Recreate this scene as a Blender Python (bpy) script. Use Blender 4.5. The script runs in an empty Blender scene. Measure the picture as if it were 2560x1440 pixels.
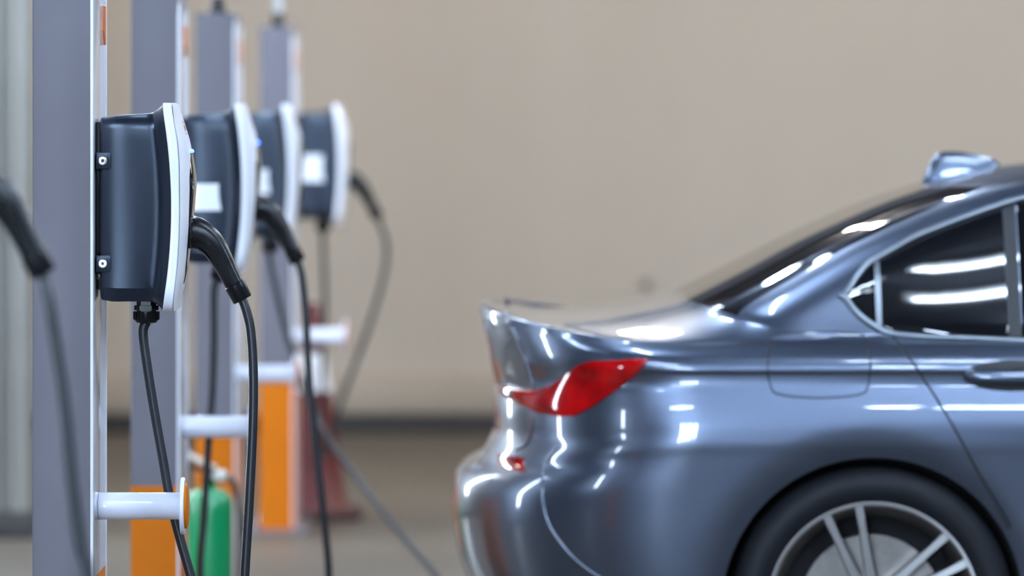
import bpy, bmesh, math, random
import numpy as np
from mathutils import Vector, Matrix
random.seed(7)
PI = math.pi
scene = bpy.context.scene
COL = scene.collection

# ------------------------------------------------------------------ camera
FPX = 12500.0                      # focal length in pixels of a 2560 wide frame
CAMZ = 1.49
cam = bpy.data.cameras.new('camera'); camo = bpy.data.objects.new('camera', cam); COL.objects.link(camo)
camo.location = (0, 0, CAMZ); camo.rotation_euler = (PI/2, 0, 0)
cam.sensor_fit = 'HORIZONTAL'; cam.sensor_width = 36.0; cam.lens = FPX/2560*36
cam.shift_y = -450/2560
cam.clip_end = 200
cam.dof.use_dof = True; cam.dof.focus_distance = 10.1; cam.dof.aperture_fstop = 2.5
scene.camera = camo

# ------------------------------------------------------------------ world + exposure
w = bpy.data.worlds.new('world'); scene.world = w; w.use_nodes = True
wn = w.node_tree.nodes; wl = w.node_tree.links
bg = wn['Background']; bg.inputs[0].default_value = (0.42, 0.58, 1.0, 1); bg.inputs[1].default_value = 0.30
vs = scene.view_settings
vs.view_transform = 'Standard'; vs.look = 'None'; vs.exposure = 0.4; vs.gamma = 1.0; vs.use_curve_mapping = False
TUBE = 122.0                        # radiance of the tube lights

# ------------------------------------------------------------------ materials
MATS = {}
def mat(name, col, rough=0.5, metal=0.0, coat=0.0, spec=0.5, emit=None, estr=0.0, noise=None, bump=None, coat_rough=0.03):
    if name in MATS: return MATS[name]
    m = bpy.data.materials.new(name); m.use_nodes = True
    nt = m.node_tree; b = nt.nodes['Principled BSDF']
    b.inputs['Base Color'].default_value = (*col, 1); b.inputs['Roughness'].default_value = rough
    b.inputs['Metallic'].default_value = metal; b.inputs['Specular IOR Level'].default_value = spec
    b.inputs['Coat Weight'].default_value = coat; b.inputs['Coat Roughness'].default_value = coat_rough
    if emit: b.inputs['Emission Color'].default_value = (*emit, 1); b.inputs['Emission Strength'].default_value = estr
    if noise or bump:
        tc = nt.nodes.new('ShaderNodeTexCoord')
    if noise:                       # (scale, amount, detail, second colour)
        n = nt.nodes.new('ShaderNodeTexNoise'); n.inputs['Scale'].default_value = noise[0]; n.inputs['Detail'].default_value = noise[2]
        nt.links.new(tc.outputs['Object'], n.inputs['Vector'])
        rp = nt.nodes.new('ShaderNodeValToRGB'); rp.color_ramp.elements[0].position = 0.35; rp.color_ramp.elements[1].position = 0.65
        c2 = noise[3] if len(noise) > 3 else tuple(c*(1-noise[1]) for c in col)
        rp.color_ramp.elements[0].color = (*c2, 1); rp.color_ramp.elements[1].color = (*col, 1)
        nt.links.new(n.outputs['Fac'], rp.inputs['Fac']); nt.links.new(rp.outputs['Color'], b.inputs['Base Color'])
    if bump:                        # (scale, strength)
        n2 = nt.nodes.new('ShaderNodeTexNoise'); n2.inputs['Scale'].default_value = bump[0]; n2.inputs['Detail'].default_value = 3
        nt.links.new(tc.outputs['Object'], n2.inputs['Vector'])
        bp = nt.nodes.new('ShaderNodeBump'); bp.inputs['Strength'].default_value = bump[1]; bp.inputs['Distance'].default_value = 0.002
        nt.links.new(n2.outputs['Fac'], bp.inputs['Height']); nt.links.new(bp.outputs['Normal'], b.inputs['Normal'])
    MATS[name] = m
    return m

M_WALL = mat('beige_plaster', (0.46, 0.405, 0.335), 0.8, noise=(0.5, 0.06, 4), bump=(60, 0.1))
M_PLINTH = mat('plinth_paint', (0.40, 0.34, 0.27), 0.7, noise=(2, 0.1, 3))
M_PLUG = mat('brown_plug', (0.12, 0.09, 0.07), 0.6, noise=(30, 0.1, 2))
M_SKIRT = mat('dark_skirting', (0.035, 0.030, 0.027), 0.6, noise=(3, 0.2, 3))
M_FLOOR = mat('concrete_floor', (0.105, 0.086, 0.066), 0.5, noise=(1.1, 0.3, 6), bump=(30, 0.2))
M_CEIL = mat('dark_canopy', (0.12, 0.13, 0.16), 0.8, noise=(2, 0.2, 3))
M_DARKW = mat('dark_wall_paint', (0.045, 0.047, 0.052), 0.8, noise=(2, 0.2, 3))
M_PART = mat('ribbed_grey_panel', (0.175, 0.162, 0.138), 0.5, noise=(1.5, 0.15, 3))
M_POST = mat('grey_post_paint', (0.134, 0.120, 0.138), 0.5, coat=0.0, noise=(3, 0.05, 2), bump=(900, 0.05))
M_FACE = mat('light_post_face', (0.62, 0.58, 0.60), 0.18, coat=0.5, noise=(6, 0.05, 3))
M_TRIM = mat('white_gloss_trim', (0.90, 0.90, 0.94), 0.25, coat=0.8, noise=(9, 0.02, 2))
M_PIPE = mat('white_pipe_paint', (0.78, 0.78, 0.86), 0.35, coat=0.4, noise=(25, 0.05, 5), bump=(80, 0.15))
M_ORANGE = mat('orange_paint', (0.60, 0.150, 0.0), 0.5, spec=0.15, noise=(5, 0.08, 3))
M_SIGN = mat('orange_sign', (0.70, 0.16, 0.01), 0.4, noise=(7, 0.04, 2))
M_CHB = mat('charger_black_plastic', (0.006, 0.009, 0.019), 0.30, spec=0.85, noise=(40, 0.1, 2), bump=(1800, 0.08))
M_CHB.node_tree.nodes['Principled BSDF'].inputs['Specular Tint'].default_value = (0.74, 0.85, 1.0, 1)
M_CHW = mat('charger_white_plastic', (0.88, 0.88, 0.92), 0.35, coat=0.2, noise=(10, 0.02, 2))
M_GLOSSK = mat('charger_gloss_black', (0.012, 0.010, 0.010), 0.12, coat=0.6, noise=(10, 0.05, 2))
M_BLACK = mat('black_plastic', (0.004, 0.004, 0.005), 0.27, spec=0.35, noise=(30, 0.1, 2))
M_GRIP = mat('black_grip', (0.002, 0.002, 0.0025), 0.35, spec=0.3, noise=(30, 0.1, 2), bump=(2500, 0.6))
M_RUBBER = mat('cable_rubber', (0.012, 0.0135, 0.017), 0.36, spec=0.6, noise=(60, 0.1, 2))
M_STEEL = mat('screw_steel', (0.75, 0.74, 0.70), 0.2, metal=1.0, noise=(50, 0.1, 2))
M_STICK = mat('white_sticker', (0.95, 0.95, 0.97), 0.4, coat=0.3, noise=(10, 0.01, 2))
M_LED = mat('blue_led', (0.05, 0.1, 0.9), 0.3, emit=(0.05, 0.13, 1.0), estr=6.0, noise=(10, 0.01, 2))
M_LOGO = mat('logo_print', (0.55, 0.17, 0.10), 0.5, noise=(10, 0.02, 2))
M_MARK = mat('grey_print', (0.10, 0.10, 0.11), 0.5, noise=(10, 0.02, 2))
M_CONDUIT = mat('grey_conduit', (0.42, 0.42, 0.42), 0.4, noise=(10, 0.1, 2))
M_LAMP = mat('unseen_tube_diffuser', (0.9, 0.95, 1.0), 0.4, emit=(0.60, 0.77, 1.0), estr=TUBE, noise=(10, 0.01, 2))
M_UPR = mat('added_upright_diffuser', (0.9, 0.95, 1.0), 0.4, emit=(0.74, 0.86, 1.0), estr=45, noise=(10, 0.01, 2))
M_SLIM = mat('unseen_slim_diffuser', (0.9, 0.95, 1.0), 0.4, emit=(0.66, 0.81, 1.0), estr=130, noise=(10, 0.01, 2))
M_NEAR = mat('added_near_wall_diffuser', (0.9, 0.95, 1.0), 0.4, emit=(0.62, 0.79, 1.0), estr=95, noise=(10, 0.01, 2))
M_WARM = mat('added_warm_diffuser', (1.0, 0.85, 0.65), 0.4, emit=(1.0, 0.92, 0.82), estr=82, noise=(10, 0.01, 2))
M_HOUS = mat('lamp_housing', (0.6, 0.6, 0.6), 0.5, noise=(10, 0.05, 2))
M_GREEN = mat('green_extinguisher', (0.004, 0.27, 0.085), 0.25, coat=0.6, noise=(8, 0.05, 2))
M_CONE = mat('red_cone', (0.10, 0.008, 0.006), 0.5, noise=(12, 0.1, 2))
M_CONEB = mat('dark_red_base', (0.045, 0.013, 0.010), 0.6, noise=(12, 0.1, 2))
M_PALE = mat('pale_lever', (0.62, 0.60, 0.52), 0.35, noise=(12, 0.08, 2))
M_PAINT = mat('car_paint_grey', (0.096, 0.116, 0.163), 0.31, metal=0.85, coat=1.0, noise=(900, 0.12, 2), coat_rough=0.015)
M_GLASS = mat('tinted_glass', (0.004, 0.004, 0.005), 0.03, spec=0.5, noise=(2, 0.1, 2))
M_TAIL = mat('red_tail_lens', (0.45, 0.001, 0.002), 0.08, spec=0.3, coat=0.6, noise=(14, 0.6, 2))
M_TRIMK = mat('satin_trim', (0.17, 0.19, 0.215), 0.28, metal=0.9, noise=(20, 0.05, 2))
M_SEAM = mat('panel_gap', (0.01, 0.01, 0.012), 0.6, noise=(20, 0.05, 2))
M_TYRE = mat('tyre_rubber', (0.006, 0.0065, 0.009), 0.6, spec=0.25, noise=(30, 0.1, 2))
M_RIM = mat('machined_alloy', (0.66, 0.65, 0.66), 0.22, metal=1.0, noise=(40, 0.05, 2))
M_RIMD = mat('dark_alloy', (0.05, 0.045, 0.042), 0.4, metal=0.6, noise=(30, 0.1, 2))
M_DISC = mat('brake_disc', (0.20, 0.18, 0.165), 0.35, metal=0.8, noise=(30, 0.15, 2))
M_WELL = mat('wheel_well', (0.006, 0.006, 0.007), 0.9, noise=(20, 0.1, 2))

# ------------------------------------------------------------------ helpers
def link(name, me, m, parent=None, smooth=True):
    o = bpy.data.objects.new(name, me); COL.objects.link(o)
    if m is not None and len(me.materials) == 0: me.materials.append(m)
    if smooth:
        for p in me.polygons: p.use_smooth = True
    if parent is not None: o.parent = parent
    return o
def from_bm(name, bm, m, parent=None, smooth=True, angle=None):
    bmesh.ops.recalc_face_normals(bm, faces=bm.faces)
    me = bpy.data.meshes.new(name); bm.to_mesh(me); bm.free()
    o = link(name, me, m, parent, smooth)
    if angle is not None and smooth:
        me.set_sharp_from_angle(angle=math.radians(angle))
    return o
def empty(name, loc, parent=None):
    o = bpy.data.objects.new(name, None); COL.objects.link(o); o.location = loc
    o.empty_display_size = 0.05
    if parent: o.parent = parent
    return o
def tag(o, label=None, cat=None, group=None, kind=None):
    if label: o['label'] = label
    if cat: o['category'] = cat
    if group: o['group'] = group
    if kind: o['kind'] = kind
    return o
def box_bm(lo, hi, bev=0.0, seg=2):
    bm = bmesh.new(); bmesh.ops.create_cube(bm, size=1)
    for v in bm.verts:
        v.co = Vector([(lo[i]+hi[i])/2 + v.co[i]*(hi[i]-lo[i]) for i in range(3)])
    if bev > 0: bmesh.ops.bevel(bm, geom=bm.edges[:], offset=bev, segments=seg, profile=0.5, affect='EDGES')
    return bm
def box(name, lo, hi, m, parent=None, bev=0.0, seg=2):
    return from_bm(name, box_bm(lo, hi, bev, seg), m, parent, True, 30)
def catmull(pts, n=10):
    P = [Vector(p) for p in pts]; P = [P[0]*2-P[1]] + P + [P[-1]*2-P[-2]]
    out = []
    for i in range(1, len(P)-2):
        for k in range(n):
            t = k/n; a, b, c, d = P[i-1], P[i], P[i+1], P[i+2]
            out.append(0.5*((2*b) + (c-a)*t + (2*a-5*b+4*c-d)*t*t + (3*b-a-3*c+d)*t**3))
    out.append(P[-2]); return out
def tube_bm(path, rad, seg=16, closed=False, cap=True, ell=1.0, up=None, bm=None):
    """sweep; rad number or list; ell scales the second axis of the section"""
    bm = bm or bmesh.new()
    N = len(path); path = [Vector(p) for p in path]
    R = rad if hasattr(rad, '__len__') else [rad]*N
    T = []
    for i in range(N):
        a = path[(i-1) % N] if (closed or i > 0) else path[0]
        b = path[(i+1) % N] if (closed or i < N-1) else path[-1]
        T.append((b-a).normalized())
    n = Vector(up) if up else (Vector((0, 1, 0)) if abs(T[0].y) < 0.9 else Vector((1, 0, 0)))
    rings = []
    for i in range(N):
        n = (n - T[i]*n.dot(T[i])).normalized(); bnm = T[i].cross(n)
        rings.append([bm.verts.new(path[i] + (n*math.cos(2*PI*k/seg)*ell + bnm*math.sin(2*PI*k/seg))*R[i]) for k in range(seg)])
    for i in range(N if closed else N-1):
        A, B = rings[i], rings[(i+1) % N]
        for k in range(seg): bm.faces.new((A[k], A[(k+1) % seg], B[(k+1) % seg], B[k]))
    if cap and not closed:
        bm.faces.new(rings[0]); bm.faces.new(rings[-1])
    return bm
def tube(name, path, rad, m, parent=None, seg=16, closed=False, ell=1.0, up=None):
    return from_bm(name, tube_bm(path, rad, seg, closed, True, ell, up), m, parent, True, 50)
def lathe(name, prof, m, parent=None, origin=(0, 0, 0), axis='Z', seg=32, angle=40, loop=False):
    """prof: list of (r, h) along the axis"""
    bm = bmesh.new(); O = Vector(origin); rings = []
    for r, h in prof:
        ring = []
        for k in range(seg):
            a = 2*PI*k/seg; c, s = math.cos(a)*r, math.sin(a)*r
            p = {'Z': (c, s, h), 'X': (h, c, s), 'Y': (c, h, s)}[axis]
            ring.append(bm.verts.new(O + Vector(p)))
        rings.append(ring)
    for A, B in zip(rings, rings[1:]):
        for k in range(seg): bm.faces.new((A[k], A[(k+1) % seg], B[(k+1) % seg], B[k]))
    if loop:
        A, B = rings[-1], rings[0]
        for k in range(seg): bm.faces.new((A[k], A[(k+1) % seg], B[(k+1) % seg], B[k]))
    else: bm.faces.new(rings[0]); bm.faces.new(rings[-1])
    bmesh.ops.remove_doubles(bm, verts=bm.verts, dist=1e-6)
    return from_bm(name, bm, m, parent, True, angle)
def prism(name, poly, axis, a, b, m, parent=None, bev=0.0):
    """extrude a 2D polygon along an axis from a to b"""
    bm = bmesh.new()
    def P(p, h): return {'X': (h, p[0], p[1]), 'Y': (p[0], h, p[1]), 'Z': (p[0], p[1], h)}[axis]
    A = [bm.verts.new(P(p, a)) for p in poly]; B = [bm.verts.new(P(p, b)) for p in poly]
    bm.faces.new(A); bm.faces.new(B[::-1])
    n = len(poly)
    for i in range(n): bm.faces.new((A[i], A[(i+1) % n], B[(i+1) % n], B[i]))
    if bev: bmesh.ops.bevel(bm, geom=bm.edges[:], offset=bev, segments=2, profile=0.5, affect='EDGES')
    return from_bm(name, bm, m, parent, True, 30)
def rrect(hy, zt, zb, r, n=6):
    """rounded rectangle in (y, z), counter-clockwise"""
    out = []
    for cy, cz, a0 in ((hy-r, zt-r, 0), (-hy+r, zt-r, PI/2), (-hy+r, zb+r, PI), (hy-r, zb+r, 1.5*PI)):
        for k in range(n+1):
            a = a0 + PI/2*k/n; out.append((cy + r*math.cos(a), cz + r*math.sin(a)))
    return out
def chamfer_rect(hy, zt, zb, r, ch, n=6):
    out = rrect(hy, zt, zb, r, n)[:2*(n+1)]
    a, b = (-hy, zb+0.027), (-hy+0.015, zb); R_ = rrect(hy, zt, zb, r, n)[2*(n+1):3*(n+1)]
    L = []
    for k in range(n+1):
        t = k/n; p = (a[0]+(b[0]-a[0])*t, a[1]+(b[1]-a[1])*t)
        L.append((p[0]*ch+R_[k][0]*(1-ch), p[1]*ch+R_[k][1]*(1-ch)))
    return out + L + [(-y, z) for y, z in L[::-1]]
def densify(poly, step):
    out = []
    for i in range(len(poly)):
        a, b = Vector((*poly[i], 0)), Vector((*poly[(i+1) % len(poly)], 0))
        n = max(1, int((b-a).length/step))
        for k in range(n):
            p = a.lerp(b, k/n); out.append((p.x, p.y))
    return out
def copy_tree(o, parent=None, skip=()):
    c = o.copy(); COL.objects.link(c); c.parent = parent
    for ch in list(o.children):
        if ch.name.split('.')[0] in skip: continue
        copy_tree(ch, c, skip)
    return c
def pxpt(px, py, Y):              # reference-frame point at depth Y (measuring aid)
    return Vector(((px-1280)/FPX*Y, Y, CAMZ-(py-270)/FPX*Y))

# ------------------------------------------------------------------ setting
tag(box('floor', (-14, -4, -0.12), (16, 23.02, 0.0), M_FLOOR), kind='structure')
tag(box('wall_back', (-14, 23.0, -0.1), (16, 23.3, 2.45), M_WALL), kind='structure')
tag(box('added_upper_wall', (-14, 22.98, 2.45), (16, 23.3, 5.2), M_CEIL), kind='structure')  # unseen dark upper wall, added to darken reflections on the car
tag(box('trim_1', (-14, 22.93, 0.085), (16, 23.01, 0.27), M_PLINTH, bev=0.02), kind='structure')
tag(box('baseboard_back', (-14, 22.95, 0.0), (16, 23.01, 0.085), M_SKIRT, bev=0.004), kind='structure')
tag(box('ceiling', (-14, -4, 4.05), (16, 23.1, 4.2), M_CEIL), kind='structure')

# left partition of ribbed panels
tag(box('wall_front', (-14, -3.9, -0.05), (16, -3.7, 4.1), M_CEIL), kind='structure')  # unseen wall, added behind the camera to carry upright lamps
tag(box('wall_left', (-3.8, -4, -0.05), (-3.6, 15.4, 4.1), M_DARKW), kind='structure')  # unseen wall, added; kept dark for the car's reflections
pt = empty('ribbed_partition', (-2.6, 17.35, 0))
tag(pt, 'pale grey ribbed metal partition at the left edge behind the nearest whole post', 'partition')
x = 0.94
k = 0
while x > -0.9:
    wd = 0.105
    pr = [(x, -0.02), (x-0.012, -0.05), (x-wd+0.035, -0.05), (x-wd+0.025, -0.02), (x-wd, -0.02), (x-wd, 0.02), (x, 0.02)]
    prism('panel_rib', pr, 'Z', 0.09, 3.9, M_PART, pt)
    x -= wd; k += 1
box('foot_rail', (-0.91, -0.06, 0.0), (0.95, 0.03, 0.095), M_SKIRT, pt, 0.004)
box('head_rail', (-0.91, -0.06, 3.9), (0.95, 0.03, 4.05), M_PART, pt, 0.004)

tag(lathe('wall_plug', [(0.024, 0.0), (0.024, -0.008), (0.018, -0.014), (0.004, -0.014)], M_PLUG, None, (0.616, 23.0, 0.675), 'Y', 24), 'small round brown plug on the beige wall above the boot', 'wall plug')
# ------------------------------------------------------------------ unseen lamps, added to account for light and reflections
def unseen_tube_light(a, b, label, group='unseen white ceiling tube lamps', r=0.03, m=M_LAMP):
    a, b = Vector(a), Vector(b); c = (a+b)/2
    t = empty('unseen_tube_lamp', c); tag(t, label, 'lamp', group)
    d = (b-a).normalized(); s = d.cross(Vector((0, 0, 1))).normalized(); L = (b-a).length/2
    bm = bmesh.new(); vs = []
    for sgn in (-1, 1):
        for q, h in ((-0.045, 0.03), (-0.045, 0.075), (0.045, 0.075), (0.045, 0.03)):
            vs.append(bm.verts.new(d*sgn*(L+0.03) + s*q + Vector((0, 0, h))))
    for k in range(4): bm.faces.new((vs[k], vs[(k+1) % 4], vs[4+(k+1) % 4], vs[4+k]))
    bm.faces.new(vs[:4]); bm.faces.new(vs[4:])
    from_bm('housing', bm, M_HOUS, t, False)
    tube('diffuser', [-d*L, d*L], r, m, t, 12)
    return t
ZT = 4.05 - 0.075
LBL = 'unseen white tube lamp added on the dark ceiling'
def hexagon(x0, x1, yc, hw, arm, r=0.03, m=M_LAMP):
    P = [(x0, yc), (x0+arm, yc+hw), (x1-arm, yc+hw), (x1, yc), (x1-arm, yc-hw), (x0+arm, yc-hw)]
    for i in range(6):
        a, b = Vector((*P[i], ZT)), Vector((*P[(i+1) % 6], ZT)); d = (b-a).normalized()*0.09
        unseen_tube_light(a+d, b-d, LBL, r=r, m=m)
hexagon(0.85, 3.4, 9.52, 0.19, 0.24, 0.014, M_SLIM)
hexagon(1.05, 3.4, 5.6, 0.35, 0.45)
hexagon(-3.4, -0.9, 5.6, 0.35, 0.4)
hexagon(5.0, 7.6, 7.6, 0.35, 0.4)
hexagon(-3.4, -0.9, 1.2, 0.35, 0.4)
hexagon(1.2, 3.7, 1.2, 0.35, 0.4)
for yy in (11.9, 14.6):
    for xx in (-3.2, -0.3, 2.4, 5.2):
        unseen_tube_light((xx, yy-0.6, ZT), (xx, yy+0.6, ZT), LBL)
for xx in (-2.1, -1.4, -0.5, 0.7):  # tubes added to brighten the far posts
    unseen_tube_light((xx, 15.9, ZT), (xx, 16.9, ZT), LBL)
def added_wall_lamp(x, y, z0, z1, d, label, group, r=0.045, m=None):
    """upright lamp, added out of view; d is the direction it faces"""
    t = empty('added_wall_lamp', (x, y, z0)); tag(t, label, 'lamp', group)
    s_ = Vector((-d[1], d[0], 0)); d = Vector((*d, 0)); L = z1-z0
    bm = bmesh.new(); q = [s_*-(r+0.025), s_*(r+0.025), s_*(r+0.025)+d*0.05, s_*-(r+0.025)+d*0.05]
    A = [bm.verts.new(p+Vector((0, 0, -0.04))) for p in q]; B = [bm.verts.new(p+Vector((0, 0, L+0.04))) for p in q]
    bm.faces.new(A); bm.faces.new(B)
    for k in range(4): bm.faces.new((A[k], A[(k+1) % 4], B[(k+1) % 4], B[k]))
    from_bm('housing', bm, M_HOUS, t, False)
    tube('diffuser', [d*(0.05+r*0.6), d*(0.05+r*0.6)+Vector((0, 0, L))], r, m or M_UPR, t, 14)
added_wall_lamp(-3.6, 8.9, 0.95, 1.75, (1, 0), 'unseen short upright lamp added on the dark left wall', 'added upright lamps on the left wall', 0.06)  # added for the highlight along the charger flare
for yy in (13.0, 14.9):  # added for the white strips reflected in the car's tail
    added_wall_lamp(-3.6, yy, 0.35, 2.75, (1, 0), 'unseen tall upright lamp added on the dark left wall', 'added upright lamps on the left wall')
added_wall_lamp(-2.6, 17.29, 0.4, 2.8, (0, -1), 'unseen upright lamp added on the ribbed grey partition', 'added upright lamps on the left wall', 0.05)  # added for the bright edge of the boot
for xx in (-3.0, -2.4, -1.8, -1.2):  # added to give the charger bodies a vertical sheen
    added_wall_lamp(xx, -3.7, 0.5, 3.1, (0, 1), 'unseen upright lamp added on the wall behind the photographer', 'added upright lamps on the near wall', 0.08, M_NEAR)
WLB = 'unseen warm white tube lamp added to light the beige wall'
for yy in (17.4, 20.0):  # added to brighten the back wall
    for xx in (-5.0, -2.4, 0.2, 2.8, 5.4, 8.0):
        unseen_tube_light((xx, yy-0.75, ZT), (xx, yy+0.75, ZT), WLB, 'added warm ceiling tube lamps', m=M_WARM)

# ------------------------------------------------------------------ charging posts
PW, PD, PH = 0.118, 0.344, 1.775
def make_post():
    p = empty('charging_post', (0, 0, 0))       # origin: foot of the +X face, at the near corner
    # column (upper grey part), profile in x,z with a rounded front top corner
    def col(name, z0, z1, m, top):
        bm = box_bm((-PW, 0, z0), (0, PD, z1))
        es = [e for e in bm.edges if abs(e.verts[0].co.z-e.verts[1].co.z) > 0.1]
        bmesh.ops.bevel(bm, geom=es, offset=0.004, segments=3, profile=0.5, affect='EDGES')
        if top:
            es = [e for e in bm.edges if min(v.co.z for v in e.verts) > z1-1e-4 and min(v.co.x for v in e.verts) > -0.001]
            bmesh.ops.bevel(bm, geom=es, offset=0.022, segments=5, profile=0.5, affect='EDGES')
        return from_bm(name, bm, m, p, True, 30)
    col('column', 0.545, PH, M_POST, True)
    tag(col('orange_base', 0.012, 0.545, M_ORANGE, False), 'orange painted foot of the post')
    box('front_panel', (-0.002, 0.012, 0.545), (0.0015, PD-0.012, PH-0.035), M_FACE, p, 0.001)
    box('front_panel_base', (-0.002, 0.012, 0.012), (0.0015, PD-0.012, 0.545), M_ORANGE, p, 0.001)
    # raised white trim: an upside-down U along both front edges and over the top
    zt = PH-0.026; y0, y1 = 0.0042, PD-0.0042; r = 0.03
    path = [(0, y0, 0.02), (0, y0, 0.6), (0, y0, 1.2), (0, y0, zt-r)]
    path += [(0, y0+r-r*math.cos(a), zt-r+r*math.sin(a)) for a in [PI/2*i/6 for i in range(1, 7)]]
    path += [(0, y1-r+r*math.sin(a), zt-r+r*math.cos(a)) for a in [PI/2*i/6 for i in range(0, 7)]]
    path += [(0, y1, 1.2), (0, y1, 0.6), (0, y1, 0.02)]
    tube('edge_trim', path, 0.0040, M_TRIM, p, 12)
    # orange sign plate near the top
    zs = 1.62
    prism('sign_plate', [(0.27, zs+0.03), (0.30, zs), (0.328, zs), (0.328, zs+0.08), (0.285, zs+0.08), (0.285, zs+0.055)], 'X', 0.0, 0.0035, M_SIGN, p, 0.0008)
    # guard pipe with flange
    gp = lathe('guard_pipe', [(0.0275, -0.001), (0.0275, 0.172), (0.030, 0.176)], M_PIPE, p, (0, 0.09, 0.687), 'X', 36)
    lathe('collar', [(0.0279, -0.001), (0.0279, 0.004), (0.0275, 0.0045)], M_PIPE, gp, (0, 0.09, 0.687), 'X', 36)
    lathe('pipe_joint', [(0.0270, 0.0075), (0.0278, 0.0076), (0.0278, 0.0084), (0.0270, 0.0085)], M_SEAM, gp, (0, 0.09, 0.687), 'X', 36, loop=True)
    lathe('flange', [(0.030, 0.172), (0.056, 0.1735), (0.058, 0.1755), (0.058, 0.180), (0.056, 0.182), (0.01, 0.182)], M_PIPE, gp, (0, 0.09, 0.687), 'X', 40)
    tag(lathe('end_cap', [(0.046, 0.1815), (0.045, 0.186), (0.038, 0.1885), (0.01, 0.189)], M_ORANGE, gp, (0, 0.09, 0.687), 'X', 40), 'orange round end cap')
    # conduit above
    cx, cy = -0.06, 0.17
    lathe('conduit_gland', [(0.024, PH-0.001), (0.024, PH+0.02), (0.019, PH+0.026), (0.019, PH+0.05), (0.014, PH+0.056)], M_BLACK, p, (cx, cy, 0), 'Z', 20)
    tube('conduit', [(cx, cy, PH+0.05), (cx+0.004, cy, 2.4), (cx, cy, 3.2), (cx, cy, 4.06)], 0.0165, M_CONDUIT, p, 14)
    bp = box('base_plate', (-PW-0.05, -0.05, 0.0), (0.05, PD+0.05, 0.014), M_POST, p, 0.003)
    for bx_, by_ in ((-PW-0.028, -0.028), (0.028, -0.028), (-PW-0.028, PD+0.028), (0.028, PD+0.028)):
        lathe('anchor_bolt', [(0.011, 0.013), (0.011, 0.024), (0.005, 0.025), (0.005, 0.036)], M_STEEL, bp, (bx_, by_, 0), 'Z', 6)
    return p
POSTS = [(-0.8416, 10.0), (-0.8352, 12.5), (-0.832, 15.0), (-0.766, 17.5), (-1.012, 7.5)]
PLAB = ['grey charging post in sharp focus nearest the left edge', 'second charging post from the left, slightly blurred, orange foot behind the pipe of the first',
        'third charging post from the left, orange foot behind the green extinguisher', 'farthest charging post, beside the red traffic cone',
        'near charging post carrying the blurred foreground plug, left of the frame']
post0 = make_post(); posts = []
for i, (X, Y) in enumerate(POSTS):
    p = post0 if i == 0 else copy_tree(post0)
    p.location = (X, Y, 0); tag(p, PLAB[i], 'charging post', 'charging posts in a row'); posts.append(p)

# ------------------------------------------------------------------ wallbox chargers
# local frame: x out of the post face, y across (0 = centre), z absolute height
def smooth01(t): t = max(0, min(1, t)); return t*t*(3-2*t)
ZC, ZH = 1.289, 0.211
def bow(z): return 0.0195*(1-min(1, abs((z-ZC)/ZH))**2)
def interp(x, xs, ys): return float(np.interp(x, xs, ys))
def x_edge(z):  return interp(z, [1.078, 1.085, 1.137, 1.18, 1.235, 1.28, 1.372, 1.422, 1.472, 1.495, 1.5005], [0.158, 0.1585, 0.1650, 0.1695, 0.1725, 0.1735, 0.1727, 0.1695, 0.1605, 0.156, 0.154])
def x_front(z): return interp(z, [1.078, 1.10, 1.132, 1.16, 1.25, 1.33, 1.405, 1.445, 1.478, 1.5005], [0.160, 0.164, 0.174, 0.179, 0.188, 0.192, 0.190, 0.178, 0.166, 0.156])
HW = 0.131
def front_surf(y, z):
    r = min(1.0, max(abs(y)/HW, 0)); e = x_edge(z)
    return e + (x_front(z)-e)*(1-r**2.6)
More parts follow.
